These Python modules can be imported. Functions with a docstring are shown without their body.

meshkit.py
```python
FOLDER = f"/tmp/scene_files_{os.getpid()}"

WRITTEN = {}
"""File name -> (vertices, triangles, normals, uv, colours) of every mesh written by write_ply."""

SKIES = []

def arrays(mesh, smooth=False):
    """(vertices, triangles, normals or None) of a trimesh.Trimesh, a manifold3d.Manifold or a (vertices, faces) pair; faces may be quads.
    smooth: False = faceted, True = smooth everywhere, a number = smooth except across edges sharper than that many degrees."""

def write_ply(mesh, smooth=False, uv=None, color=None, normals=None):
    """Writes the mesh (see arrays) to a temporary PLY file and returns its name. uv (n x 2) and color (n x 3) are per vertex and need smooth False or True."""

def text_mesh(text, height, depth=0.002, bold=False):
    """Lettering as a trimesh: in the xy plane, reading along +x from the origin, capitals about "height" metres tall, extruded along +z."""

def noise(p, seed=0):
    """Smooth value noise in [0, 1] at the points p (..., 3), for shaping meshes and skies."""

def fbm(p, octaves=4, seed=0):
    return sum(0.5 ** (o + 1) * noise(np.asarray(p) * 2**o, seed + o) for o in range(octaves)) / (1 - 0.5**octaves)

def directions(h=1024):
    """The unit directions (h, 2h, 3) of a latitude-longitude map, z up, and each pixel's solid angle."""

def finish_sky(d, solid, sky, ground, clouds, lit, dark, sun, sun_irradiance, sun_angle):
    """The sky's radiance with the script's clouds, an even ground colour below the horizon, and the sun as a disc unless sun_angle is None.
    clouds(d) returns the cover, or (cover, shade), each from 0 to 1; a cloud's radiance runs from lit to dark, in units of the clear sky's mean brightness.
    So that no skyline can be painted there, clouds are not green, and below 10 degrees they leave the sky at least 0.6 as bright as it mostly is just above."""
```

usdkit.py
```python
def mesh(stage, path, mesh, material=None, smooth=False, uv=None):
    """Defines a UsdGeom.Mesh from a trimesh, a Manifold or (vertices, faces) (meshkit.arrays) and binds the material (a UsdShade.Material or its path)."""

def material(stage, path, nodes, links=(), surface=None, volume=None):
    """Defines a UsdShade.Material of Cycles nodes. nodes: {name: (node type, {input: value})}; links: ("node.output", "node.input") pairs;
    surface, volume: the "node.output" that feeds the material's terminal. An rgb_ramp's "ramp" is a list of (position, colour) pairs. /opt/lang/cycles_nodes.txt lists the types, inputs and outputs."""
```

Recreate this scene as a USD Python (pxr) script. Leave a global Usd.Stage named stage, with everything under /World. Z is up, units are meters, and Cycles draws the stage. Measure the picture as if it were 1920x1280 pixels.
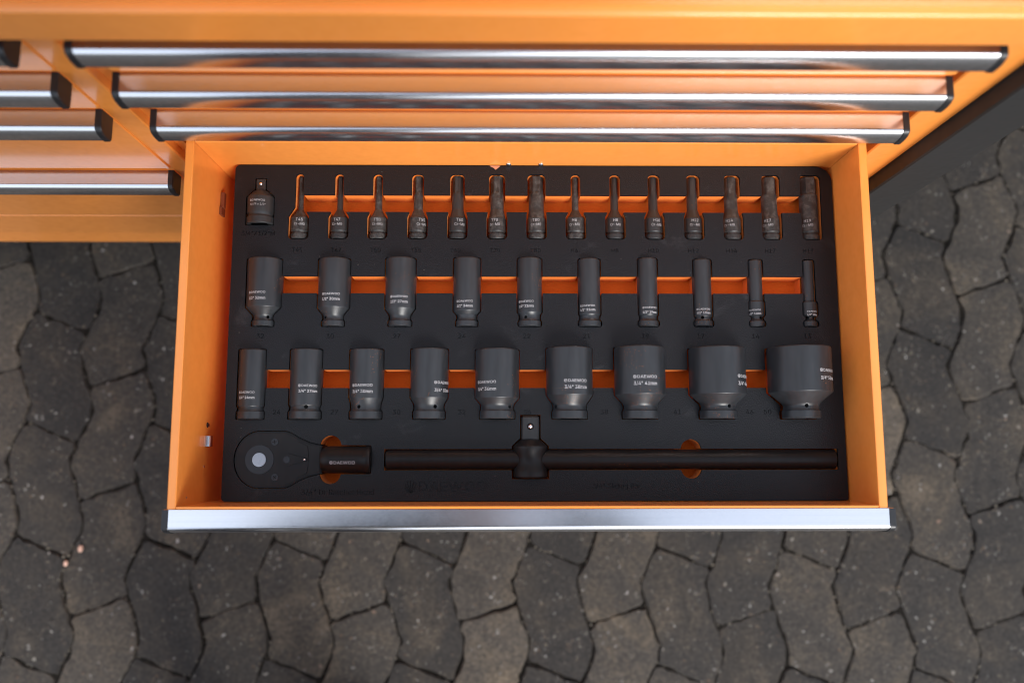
import math, random
import numpy as np, trimesh, usdkit, meshkit
import manifold3d as m3
from manifold3d import Manifold, CrossSection
from shapely.geometry import Polygon, MultiPolygon, Point, box as sbox
from shapely.ops import unary_union
from shapely import affinity
from pxr import Usd, UsdGeom, UsdLux, UsdShade, Gf, Sdf

rng = random.Random(7)
stage = Usd.Stage.CreateInMemory()
UsdGeom.SetStageUpAxis(stage, UsdGeom.Tokens.z)
UsdGeom.SetStageMetersPerUnit(stage, 1.0)
UsdGeom.Xform.Define(stage, '/World')

# ---------------------------------------------------------------- camera, sky, sun, exposure
CAM_H = 1.60                      # camera height above the paving
cam = UsdGeom.Camera.Define(stage, '/World/camera')
cam.CreateHorizontalApertureAttr(36.0)
cam.CreateVerticalApertureAttr(24.0)
FOCAL = 1542.8 / 1920 * 36.0
cam.CreateFocalLengthAttr(FOCAL)
cam.CreateClippingRangeAttr(Gf.Vec2f(0.02, 500))
R_ = np.array([[0.99991158, -0.00046629, -0.01328981], [-0.00127311, 0.99143782, -0.13057345], [0.01323690, 0.13057882, 0.99134956]])
M_ = np.eye(4); M_[:3, :3] = R_.T; M_[3, :3] = (0, 0, CAM_H)
cam.AddTransformOp().Set(Gf.Matrix4d(*M_.ravel().tolist()))
cam.CreateFStopAttr(2.3)
cam.CreateFocusDistanceAttr(0.985)
cam.CreateExposureAttr(1.38)

SUN_AZ, SUN_EL, SUN_ANGLE, SUN_I, SKY_I = math.radians(156), math.radians(38), 26.0, 0.40, 0.080
CLOUD = (6.8, 7.4, 8.5)           # sunlit cloud, in the sky's own units
sun_dir = np.array([math.sin(SUN_AZ) * math.cos(SUN_EL), math.cos(SUN_AZ) * math.cos(SUN_EL), math.sin(SUN_EL)])

usdkit_mat = usdkit.material
sky_m = usdkit_mat(stage, '/World/Looks/sky', {
    'sky': ('sky_texture', {'sky_type': 'single_scattering', 'sun_disc': False, 'sun_elevation': SUN_EL, 'sun_rotation': SUN_AZ, 'aerosol_density': 2.0}),
    'tc': ('texture_coordinate', {}),
    'cn': ('noise_texture', {'scale': 1.6, 'detail': 5.0, 'roughness': 0.5}),
    'cr': ('map_range', {'from_min': 0.30, 'from_max': 0.62, 'to_min': 0.15, 'to_max': 0.95, 'clamp': True}),
    'mix': ('mix', {'color2': CLOUD}),
    'bg': ('background_shader', {'strength': SKY_I})},
    [('tc.generated', 'cn.vector'), ('cn.fac', 'cr.value'), ('cr.result', 'mix.fac'), ('sky.color', 'mix.color1'), ('mix.color', 'bg.color')], surface='bg.background')
dome = UsdLux.DomeLight.Define(stage, '/World/sky')
UsdShade.MaterialBindingAPI.Apply(dome.GetPrim()).Bind(sky_m)
dome.GetPrim().SetCustomDataByKey('kind', 'structure')
sun = UsdLux.DistantLight.Define(stage, '/World/sun')
sun.CreateIntensityAttr(SUN_I); sun.CreateAngleAttr(SUN_ANGLE); sun.CreateNormalizeAttr(True)
sun.CreateColorAttr(Gf.Vec3f(1.0, 0.97, 0.93))
zc = sun_dir; xc = np.cross([0, 0, 1.0], zc); xc /= np.linalg.norm(xc); yc = np.cross(zc, xc)
S_ = np.eye(4); S_[0, :3], S_[1, :3], S_[2, :3] = xc, yc, zc
sun.AddTransformOp().Set(Gf.Matrix4d(*S_.ravel().tolist()))

# ---------------------------------------------------------------- helpers
taken = {}
def numbered(path):
    n = taken.get(path, 0); taken[path] = n + 1
    return path if n == 0 else f'{path}_{n:03d}'

def tag(prim, label=None, cat=None, group=None, kind=None):
    for k, v in (('label', label), ('category', cat), ('group', group), ('kind', kind)):
        if v: prim.SetCustomDataByKey(k, v)
    return prim

def thing(name, label=None, cat=None, loc=(0, 0, 0), group=None, kind=None, rotz=0.0):
    x = UsdGeom.Xform.Define(stage, numbered('/World/' + name))
    x.AddTranslateOp().Set(Gf.Vec3d(*map(float, loc)))
    if rotz: x.AddRotateZOp().Set(rotz)
    return tag(x.GetPrim(), label, cat, group, kind)

def obj(name, mesh, mat, parent, smooth=30):
    base = '/World' if parent is None else str(parent.GetPath())
    return usdkit.mesh(stage, numbered(base + '/' + name), mesh, MATS[mat], smooth=smooth).GetPrim()

def tm(man):
    a = man.to_mesh()
    return trimesh.Trimesh(np.array(a.vert_properties[:, :3]), np.array(a.tri_verts), process=False)

def cat_(*ms):
    return trimesh.util.concatenate([tm(m) if isinstance(m, Manifold) else m for m in ms])

def bbox(x0, x1, y0, y1, z0, z1, r=0.0):
    """A box; r bevels its edges."""
    if r <= 0:
        return Manifold.cube([x1 - x0, y1 - y0, z1 - z0]).translate([x0, y0, z0])
    a = Manifold.cube([x1 - x0, y1 - y0 - 2 * r, z1 - z0 - 2 * r]).translate([x0, y0 + r, z0 + r])
    b = Manifold.cube([x1 - x0 - 2 * r, y1 - y0, z1 - z0 - 2 * r]).translate([x0 + r, y0, z0 + r])
    c = Manifold.cube([x1 - x0 - 2 * r, y1 - y0 - 2 * r, z1 - z0]).translate([x0 + r, y0 + r, z0])
    return Manifold.batch_hull([a, b, c])

def extrude_x(pts, x0, x1):
    """Profile of (y, z) points swept along x."""
    cs = CrossSection([np.array(pts, float)], m3.FillRule.NonZero)
    # local (x,y)=(y,z), extruded along local z -> world x
    m = cs.extrude(x1 - x0)
    return m.transform(np.array([[0, 0, 1, x0], [1, 0, 0, 0], [0, 1, 0, 0]], float))

def rings(p):
    ps = p.geoms if hasattr(p, 'geoms') else [p]
    out = []
    for g in ps:
        out.append(np.array(g.exterior.coords)[:-1])
        out += [np.array(h.coords)[:-1] for h in g.interiors]
    return out

def extrude(p, z0, z1):
    cs = CrossSection(rings(p), m3.FillRule.EvenOdd)
    return cs.extrude(z1 - z0).translate([0, 0, z0])

def cyl(r, h, n=32):
    return Manifold.cylinder(h, r, r, n)

def lathe(profile, n=48):
    """profile: (radius, s); axis along +y, s from y=0; closed to the axis."""
    pts = [(0, profile[0][1])] + list(profile) + [(0, profile[-1][1])]
    cs = CrossSection([np.array(pts, float)], m3.FillRule.NonZero)
    return cs.revolve(n).rotate([-90, 0, 0])

_text = {}
def text2d(s, h, bold=False):
    """Lettering as a trimesh extruded 1 mm, base at the origin."""
    k = (s, bold)
    if k not in _text:
        _text[k] = meshkit.text_mesh(s, 1.0, 1.0, bold)
    t = _text[k].copy(); t.apply_scale([h, h, 1.0]); return t

def text_poly(s, h, bold=False, wide=1.0):
    t = text2d(s, h, bold)
    n = t.face_normals[:, 2] < -0.9
    tri = t.vertices[t.faces[n]][:, :, :2]
    p = unary_union([Polygon(a).buffer(h * 0.002) for a in tri if Polygon(a).area > 0])
    return affinity.scale(p, wide, 1, origin=(0, 0))

def shell(r, n=9, slit=0.10):
    """The fan-like round emblem: petals opening upwards from the lower centre."""
    foot = np.array([0, -r])
    out = []
    for i in range(n):
        a0 = math.radians(12 + (156 / n) * i); a1 = math.radians(12 + (156 / n) * (i + 1))
        w = (a1 - a0) * slit * 2
        pts = [foot]
        for a in np.linspace(a0 + w, a1 - w, 4):
            L = 2 * r * math.sin(a) * 1.0
            pts.append(foot + L * np.array([math.cos(a), math.sin(a)]))
        out.append(Polygon(pts))
    return unary_union(out)

def poly_mesh(p, z0, z1):
    return tm(extrude(p, z0, z1))

def word_mark(w):
    """Emblem and maker's word, w wide, starting at x=0, centred on y=0; polygons."""
    letters, x = [], 0.0
    for ch in 'DAEWOO':
        g = text_poly(ch, 1.0, False, 1.18).buffer(0.03)
        a0, _, a1, _ = g.bounds
        letters.append(affinity.translate(g, x - a0, 0)); x += a1 - a0 + (0.10 if ch == 'A' else 0.16)
    word = unary_union(letters)
    x0, y0, x1, y1 = word.bounds
    word = affinity.translate(word, -x0, -(y0 + y1) / 2)
    em = affinity.translate(shell(0.68), 0.68, 0)
    word = affinity.translate(word, 1.36 + 0.22, 0)
    u = unary_union([word, em]); s = w / u.bounds[2]
    return affinity.scale(u, s, s, origin=(0, 0))

def fit_text(s, w, bold=False):
    t = text_poly(s, 1.0, bold)
    x0, y0, x1, y1 = t.bounds
    t = affinity.translate(t, -x0, -(y0 + y1) / 2)
    k = w / (x1 - x0)
    return affinity.scale(t, k, k, origin=(0, 0))

def wrap_on_cylinder(p, R, th0, y0, depth=0.00012, lift=0.00004):
    """Polygons (x along the circumference from angle th0, y along the axis) laid round a cylinder about +y through the origin."""
    t = poly_mesh(p, 0, depth)
    if len(t.faces) and True:
        v, f = trimesh.remesh.subdivide_to_size(t.vertices, t.faces, max(R * 0.12, 0.0012), max_iter=6)
    th = th0 + v[:, 0] / R
    r = R + lift + v[:, 2]
    return trimesh.Trimesh(np.stack([r * np.sin(th), y0 + v[:, 1], r * np.cos(th)], 1), f, process=False)

# ---------------------------------------------------------------- materials
MATS = {}
def mat(name, nodes, links, surface='p.BSDF'):
    MATS[name] = usdkit_mat(stage, '/World/Looks/' + name, nodes, links, surface=surface)

def paint(name, col, rough, coat=0.0, fleck=0.012, bump=0.00006, scale=900, metallic=0.0, ior=0.5):
    a = tuple(c * (1 - fleck) for c in col); b = tuple(min(1, c * (1 + fleck)) for c in col)
    mat(name, {
        'g': ('geometry', {}),
        'n': ('noise_texture', {'scale': 14.0, 'detail': 4.0}),
        'r': ('rgb_ramp', {'ramp': [(0.3, a), (0.7, b)]}),
        'n2': ('noise_texture', {'scale': float(scale), 'detail': 2.0}),
        'n3': ('noise_texture', {'scale': 60.0, 'detail': 5.0, 'roughness': 0.7}),
        'rr': ('map_range', {'from_min': 0.3, 'from_max': 0.7, 'to_min': rough * 0.9, 'to_max': rough * 1.12}),
        'b': ('bump', {'strength': 0.5, 'distance': bump}),
        'p': ('principled_bsdf', {'metallic': metallic, 'coat_weight': coat, 'coat_roughness': 0.12, 'specular_ior_level': ior})},
        [('g.position', 'n.vector'), ('g.position', 'n2.vector'), ('g.position', 'n3.vector'), ('n.fac', 'r.fac'), ('r.color', 'p.base_color'),
         ('n3.fac', 'rr.value'), ('rr.result', 'p.roughness'), ('n2.fac', 'b.height'), ('b.normal', 'p.normal')])

paint('orange_paint', (0.88, 0.300, 0.054), 0.30, coat=0.5, fleck=0.02, bump=0.00008, scale=420)
paint('black_plastic', (0.012, 0.012, 0.013), 0.38)
paint('black_column', (0.024, 0.0235, 0.023), 0.60, ior=0.2)
paint('satin_steel', (0.34, 0.35, 0.37), 0.34, metallic=1.0, fleck=0.05)
paint('castor_rubber', (0.02, 0.02, 0.02), 0.6)
paint('bright_steel', (0.72, 0.73, 0.75), 0.22, metallic=1.0, fleck=0.05)
paint('chrome', (0.85, 0.85, 0.87), 0.06, metallic=1.0, fleck=0.02)
paint('chipped_primer', (0.55, 0.22, 0.12), 0.5)
paint('gunmetal', (0.012, 0.014, 0.018), 0.36, fleck=0.1, ior=0.45)
paint('dark_recess', (0.008, 0.008, 0.008), 0.6)

# brushed aluminium: long streaks along x
mat('aluminium', {
    'g': ('geometry', {}),
    'm': ('mapping', {'mapping_type': 'point', 'scale': (4.0, 900.0, 900.0)}),
    'n': ('noise_texture', {'scale': 1.0, 'detail': 3.0}),
    'n2': ('noise_texture', {'scale': 55.0, 'detail': 6.0, 'roughness': 0.75}),
    'rr': ('map_range', {'from_min': 0.35, 'from_max': 0.75, 'to_min': 0.205, 'to_max': 0.225}),
    'r': ('rgb_ramp', {'ramp': [(0.2, (0.70, 0.71, 0.735)), (0.8, (0.76, 0.77, 0.795))]}),
    'b': ('bump', {'strength': 0.25, 'distance': 0.00001}),
    'p': ('principled_bsdf', {'metallic': 1.0, 'anisotropic': 0.0})},
    [('g.position', 'm.vector'), ('m.vector', 'n.vector'), ('g.position', 'n2.vector'), ('n.fac', 'r.fac'), ('r.color', 'p.base_color'),
     ('n2.fac', 'rr.value'), ('rr.result', 'p.roughness'), ('n.fac', 'b.height'), ('b.normal', 'p.normal')])

# black foam skin: leathery grain, pale scuffs, dust
mat('black_foam', {
    'g': ('geometry', {}),
    'n': ('noise_texture', {'scale': 1100.0, 'detail': 3.0, 'roughness': 0.6}),
    'v': ('voronoi_texture', {'scale': 620.0}),
    's': ('noise_texture', {'scale': 16.0, 'detail': 8.0, 'roughness': 0.72, 'distortion': 0.6}),
    'sr': ('rgb_ramp', {'ramp': [(0.0, (0, 0, 0)), (0.60, (0, 0, 0)), (0.78, (1, 1, 1))]}),
    'd': ('voronoi_texture', {'scale': 150.0}),
    'dr': ('rgb_ramp', {'ramp': [(0.0, (1, 1, 1)), (0.045, (1, 1, 1)), (0.07, (0, 0, 0))]}),
    'dc': ('separate_color', {}),
    'dt': ('math', {'math_type': 'greater_than', 'value2': 0.93}),
    'dm': ('mix', {'mix_type': 'multiply', 'fac': 1.0}),
    'c1': ('mix', {'color1': (0.0045, 0.0048, 0.0062), 'color2': (0.030, 0.031, 0.034)}),
    'c2': ('mix', {'color2': (0.22, 0.20, 0.17)}),
    'add': ('math', {'math_type': 'add'}),
    'b': ('bump', {'strength': 0.55, 'distance': 0.0004}),
    'bw': ('rgb_to_bw', {}), 'bw2': ('rgb_to_bw', {}),
    'p': ('principled_bsdf', {'roughness': 0.40, 'specular_ior_level': 0.32})},
    [('g.position', 'n.vector'), ('g.position', 'v.vector'), ('g.position', 's.vector'), ('g.position', 'd.vector'), ('s.fac', 'sr.fac'),
     ('sr.color', 'bw.color'), ('bw.val', 'c1.fac'), ('d.distance', 'dr.fac'), ('d.color', 'dc.color'), ('dc.r', 'dt.value1'),
     ('dr.color', 'dm.color1'), ('dt.value', 'dm.color2'), ('dm.color', 'bw2.color'), ('bw2.val', 'c2.fac'), ('c1.color', 'c2.color1'),
     ('c2.color', 'p.base_color'), ('n.fac', 'add.value1'), ('v.distance', 'add.value2'), ('add.value', 'b.height'), ('b.normal', 'p.normal')])

mat('orange_foam', {
    'g': ('geometry', {}),
    'n': ('noise_texture', {'scale': 1400.0, 'detail': 3.0}),
    'n2': ('noise_texture', {'scale': 40.0, 'detail': 4.0}),
    'r': ('rgb_ramp', {'ramp': [(0.25, (0.70, 0.145, 0.014)), (0.75, (0.88, 0.235, 0.028))]}),
    'b': ('bump', {'strength': 0.6, 'distance': 0.0005}),
    'p': ('principled_bsdf', {'roughness': 0.85, 'specular_ior_level': 0.2, 'sheen_weight': 0.3, 'sheen_tint': (1.0, 0.5, 0.2)})},
    [('g.position', 'n.vector'), ('g.position', 'n2.vector'), ('n.fac', 'r.fac'), ('r.color', 'p.base_color'), ('n.fac', 'b.height'), ('b.normal', 'p.normal')])

# phosphated impact steel, with handling wear; 'chalk' is the share of pale chalky bloom
def steel(name, base, rough, chalk_at, chalk=(0.16, 0.16, 0.15), rust=0.0, ior=0.5):
    mat(name, {
        'g': ('geometry', {}),
        'n': ('noise_texture', {'scale': 130.0, 'detail': 9.0, 'roughness': 0.78}),
        'cr': ('rgb_ramp', {'ramp': [(0.0, (0, 0, 0)), (chalk_at, (0, 0, 0)), (min(1.0, chalk_at + 0.26), (1, 1, 1))]}),
        'bw': ('rgb_to_bw', {}),
        'm0': ('mapping', {'mapping_type': 'point', 'scale': (160.0, 30.0, 160.0)}),
        'n0': ('noise_texture', {'scale': 1.0, 'detail': 5.0}),
        'r0': ('rgb_ramp', {'ramp': [(0.3, tuple(c * 0.72 for c in base)), (0.55, base), (0.8, tuple(c * 1.25 for c in base))]}),
        'c': ('mix', {'color2': chalk}),
        'rv': ('voronoi_texture', {'scale': 420.0}),
        'rn': ('noise_texture', {'scale': 22.0, 'detail': 3.0}),
        'rm': ('math', {'math_type': 'less_than', 'value2': 0.16}),
        'rn2': ('math', {'math_type': 'greater_than', 'value2': 0.74 - rust}),
        'rx': ('math', {'math_type': 'multiply'}),
        'c2': ('mix', {'color2': (0.30, 0.10, 0.03)}),
        'fn': ('noise_texture', {'scale': 1500.0, 'detail': 2.0}),
        'b': ('bump', {'strength': 0.4, 'distance': 0.0001}),
        'p': ('principled_bsdf', {'roughness': rough, 'specular_ior_level': ior})},
        [('g.position', 'n.vector'), ('n.fac', 'cr.fac'), ('cr.color', 'bw.color'), ('bw.val', 'c.fac'), ('g.position', 'm0.vector'), ('m0.vector', 'n0.vector'),
         ('n0.fac', 'r0.fac'), ('r0.color', 'c.color1'), ('g.position', 'rv.vector'), ('g.position', 'rn.vector'), ('rv.distance', 'rm.value1'),
         ('rn.fac', 'rn2.value1'), ('rm.value', 'rx.value1'), ('rn2.value', 'rx.value2'), ('rx.value', 'c2.fac'), ('c.color', 'c2.color1'),
         ('c2.color', 'p.base_color'), ('g.position', 'fn.vector'), ('fn.fac', 'b.height'), ('b.normal', 'p.normal')])
steel('impact_steel', (0.018, 0.0205, 0.0235), 0.40, 0.66, chalk=(0.06, 0.06, 0.06), rust=0.14, ior=0.55)
steel('worn_steel', (0.020, 0.020, 0.020), 0.42, 0.47, chalk=(0.095, 0.095, 0.09), rust=0.0, ior=0.5)
steel('clean_steel', (0.018, 0.019, 0.020), 0.42, 0.66, rust=0.0, ior=0.5)
steel('dark_steel', (0.0105, 0.0096, 0.0096), 0.42, 0.70, chalk=(0.04, 0.027, 0.021), rust=0.08, ior=0.28)

mat('print_silver', {
    'g': ('geometry', {}), 'n': ('noise_texture', {'scale': 700.0, 'detail': 4.0}),
    'r': ('rgb_ramp', {'ramp': [(0.30, (0.08, 0.08, 0.08)), (0.46, (0.36, 0.36, 0.37))]}),
    'p': ('principled_bsdf', {'roughness': 0.5})},
    [('g.position', 'n.vector'), ('n.fac', 'r.fac'), ('r.color', 'p.base_color')])

# concrete paving stone: each stone its own tone, aggregate showing in clusters, tan wear, grey grime
mat('paving_stone', {
    'g': ('geometry', {}), 'o': ('object_info', {}),
    'tone': ('rgb_ramp', {'ramp': [(0.0, (0.025, 0.0218, 0.0190)), (0.35, (0.031, 0.0268, 0.0228)), (0.65, (0.037, 0.0318, 0.0266)), (0.88, (0.052, 0.0440, 0.0355)), (1.0, (0.078, 0.0650, 0.0510))]}),
    'n': ('noise_texture', {'scale': 8.0, 'detail': 9.0, 'roughness': 0.68, 'distortion': 0.6}),
    'nr': ('rgb_ramp', {'ramp': [(0.30, (0.60, 0.61, 0.64)), (0.47, (0.98, 0.98, 1.0)), (0.56, (1.25, 1.2, 1.12)), (0.68, (2.3, 2.12, 1.85))]}),
    'mu': ('mix', {'mix_type': 'multiply', 'fac': 1.0}),
    'f': ('noise_texture', {'scale': 120.0, 'detail': 8.0, 'roughness': 0.9}),
    'fr': ('rgb_ramp', {'ramp': [(0.36, (0.34, 0.33, 0.32)), (0.5, (1, 1, 1)), (0.59, (1.6, 1.55, 1.46)), (0.68, (2.8, 2.7, 2.5))]}),
    'mu2': ('mix', {'mix_type': 'multiply', 'fac': 1.0}),
    'ck': ('noise_texture', {'scale': 24.0, 'detail': 3.0, 'roughness': 0.6}),
    'ckr': ('map_range', {'from_min': 0.42, 'from_max': 0.62, 'to_min': 0.30, 'to_max': 1.15, 'clamp': True}),
    'dn': ('noise_texture', {'scale': 300.0, 'detail': 2.0}),
    'dv': ('mix_vector', {'fac': 0.012}),
    'v': ('voronoi_texture', {'scale': 170.0}), 'vc': ('separate_color', {}),
    'vs': ('map_range', {'from_min': 0.42, 'from_max': 1.0, 'to_min': 0.0, 'to_max': 0.52, 'clamp': True}),
    'vsm': ('math', {'math_type': 'multiply'}),
    'vl': ('math', {'math_type': 'less_than'}),
    'vcol': ('rgb_ramp', {'ramp': [(0.0, (0.06, 0.052, 0.043)), (0.35, (0.11, 0.090, 0.066)), (0.55, (0.10, 0.062, 0.038)), (0.75, (0.14, 0.125, 0.105)), (0.92, (0.19, 0.18, 0.165)), (1.0, (0.36, 0.34, 0.31))]}),
    'mx': ('mix', {}),
    'vb': ('voronoi_texture', {'scale': 62.0}), 'vbc': ('separate_color', {}),
    'vbs': ('map_range', {'from_min': 0.87, 'from_max': 1.0, 'to_min': 0.0, 'to_max': 0.23, 'clamp': True}),
    'vbl': ('math', {'math_type': 'less_than'}),
    'vbcol': ('rgb_ramp', {'ramp': [(0.0, (0.15, 0.125, 0.095)), (0.5, (0.22, 0.20, 0.17)), (0.9, (0.20, 0.12, 0.08)), (1.0, (0.42, 0.40, 0.37))]}),
    'mx2': ('mix', {}),
    'pit': ('voronoi_texture', {'scale': 95.0}),
    'pr': ('map_range', {'from_min': 0.05, 'from_max': 0.30, 'to_min': 0.0, 'to_max': 1.0, 'clamp': True}),
    'hb': ('math', {'math_type': 'add'}), 'hb2': ('math', {'math_type': 'multiply_add', 'value2': 0.25}),
    'b': ('bump', {'strength': 1.0, 'distance': 0.0032}),
    'p': ('principled_bsdf', {'roughness': 0.72, 'specular_ior_level': 0.35})},
    [('o.random', 'tone.fac'), ('g.position', 'n.vector'), ('n.fac', 'nr.fac'), ('tone.color', 'mu.color1'), ('nr.color', 'mu.color2'),
     ('g.position', 'f.vector'), ('f.fac', 'fr.fac'), ('mu.color', 'mu2.color1'), ('fr.color', 'mu2.color2'),
     ('g.position', 'ck.vector'), ('ck.fac', 'ckr.value'), ('g.position', 'dn.vector'), ('g.position', 'dv.a'), ('dn.color', 'dv.b'),
     ('dv.result', 'v.vector'), ('v.color', 'vc.color'), ('vc.r', 'vs.value'), ('vs.result', 'vsm.value1'), ('ckr.result', 'vsm.value2'), ('v.distance', 'vl.value1'), ('vsm.value', 'vl.value2'),
     ('vc.g', 'vcol.fac'), ('vl.value', 'mx.fac'), ('mu2.color', 'mx.color1'), ('vcol.color', 'mx.color2'),
     ('dv.result', 'vb.vector'), ('vb.color', 'vbc.color'), ('vbc.g', 'vbs.value'), ('vb.distance', 'vbl.value1'), ('vbs.result', 'vbl.value2'),
     ('vbc.r', 'vbcol.fac'), ('vbl.value', 'mx2.fac'), ('mx.color', 'mx2.color1'), ('vbcol.color', 'mx2.color2'),
     ('g.position', 'pit.vector'), ('pit.distance', 'pr.value'),
     ('mx2.color', 'p.base_color'), ('f.fac', 'hb.value1'), ('n.fac', 'hb.value2'), ('pr.result', 'hb2.value1'), ('hb.value', 'hb2.value3'), ('hb2.value', 'b.height'), ('b.normal', 'p.normal')])
mat('far_paving', {
    'g': ('geometry', {}), 'n': ('noise_texture', {'scale': 3.0, 'detail': 10.0, 'roughness': 0.75}),
    'br': ('brick_texture', {'scale': 1.0, 'brick_width': 0.2145, 'row_height': 0.1215, 'mortar_size': 0.005, 'color1': (1, 1, 1), 'color2': (0.75, 0.74, 0.72), 'mortar': (0.3, 0.3, 0.3)}),
    'mp': ('mapping', {'mapping_type': 'point', 'rotation': (0, 0, math.radians(90))}),
    'r': ('rgb_ramp', {'ramp': [(0.3, (0.026, 0.024, 0.022)), (0.7, (0.058, 0.051, 0.043))]}),
    'mu': ('mix', {'mix_type': 'multiply', 'fac': 1.0}),
    'p': ('principled_bsdf', {'roughness': 0.8})},
    [('g.position', 'n.vector'), ('g.position', 'mp.vector'), ('mp.vector', 'br.vector'), ('n.fac', 'r.fac'), ('r.color', 'mu.color1'), ('br.color', 'mu.color2'), ('mu.color', 'p.base_color')])
mat('joint_sand', {
    'g': ('geometry', {}), 'n': ('noise_texture', {'scale': 300.0, 'detail': 6.0, 'roughness': 0.8}),
    'r': ('rgb_ramp', {'ramp': [(0.3, (0.009, 0.008, 0.007)), (0.55, (0.020, 0.017, 0.014)), (0.75, (0.050, 0.042, 0.032))]}),
    'b': ('bump', {'strength': 1.0, 'distance': 0.004}),
    'p': ('principled_bsdf', {'roughness': 0.95, 'specular_ior_level': 0.1})},
    [('g.position', 'n.vector'), ('n.fac', 'r.fac'), ('r.color', 'p.base_color'), ('n.fac', 'b.height'), ('b.normal', 'p.normal')])

# ---------------------------------------------------------------- ground: wavy interlocking concrete pavers
ground = thing('ground', kind='structure')
PX, PY, COL, LEN, ROT = 0.0514, -0.1765, 0.1215, 0.2145, math.radians(-1.1)
# one wavy joint: x offset along one period, from the down-sloping cross joint's left end (t = 0) towards -y
WAVE = [(0.0, 0.0000), (0.035, 0.0), (0.0, -0.0)]
def wave(t):
    """x offset of the wavy joint at t metres towards -y from a cross joint's left end."""
    k = [(0.0, 0.0), (0.0710, -0.0290), (0.1080, -0.0187), (0.1830, 0.0075), (0.2145, 0.0)]
    t = t % LEN
    return float(np.interp(t, [a for a, _ in k], [b for _, b in k]))
def stone_outline(i, j):
    """Stone of column i, row j; even columns' cross joints run down to the right, odd ones up."""
    xl, xr = i * COL, (i + 1) * COL
    if i % 2 == 0:
        tl0, tr0 = 0.0, 0.040
    else:
        tl0, tr0 = 0.148, 0.110
    tl0 += j * LEN; tr0 += j * LEN
    n = 28
    L = [(xl + wave(tl0 + s * LEN), -(tl0 + s * LEN)) for s in np.linspace(0, 1, n)]
    Rr = [(xr + wave(tr0 + s * LEN), -(tr0 + s * LEN)) for s in np.linspace(0, 1, n)]
    top = [tuple(np.array(L[0]) * (1 - s) + np.array(Rr[0]) * s) for s in np.linspace(0, 1, 8)[1:-1]]
    bot = [tuple(np.array(L[-1]) * (1 - s) + np.array(Rr[-1]) * s) for s in np.linspace(0, 1, 8)[1:-1]]
    return Polygon(L + bot + Rr[::-1] + top[::-1])
def roughen(ring, seed, amp):
    p = np.array(ring); q = np.c_[p * 55.0, np.full(len(p), seed * 3.1)]
    q2 = np.c_[p * 190.0, np.full(len(p), seed * 5.7)]
    d = np.stack([meshkit.noise(q, 1) + 0.8 * meshkit.noise(q2, 3) - 0.9, meshkit.noise(q, 2) + 0.8 * meshkit.noise(q2, 4) - 0.9], 1)
    return p + d * amp
def ring_of(poly, n):
    e = poly.exterior
    return np.array([e.interpolate(s, normalized=True).coords[0] for s in np.linspace(0, 1, n, endpoint=False)])
cr, sr_ = math.cos(ROT), math.sin(ROT)
stones = []
for i in range(-13, 15):
    for j in range(-6, 5):
        o = stone_outline(i, j)
        c = np.array(o.centroid.coords[0])
        w = np.array([PX + c[0] * cr - c[1] * sr_, PY + c[0] * sr_ + c[1] * cr])
        stones.append((np.linalg.norm((w - [0.05, 0.1]) * [0.8, 1.0]), o, w))
stones.sort(key=lambda a: a[0])
stones = stones[:262]
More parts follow.
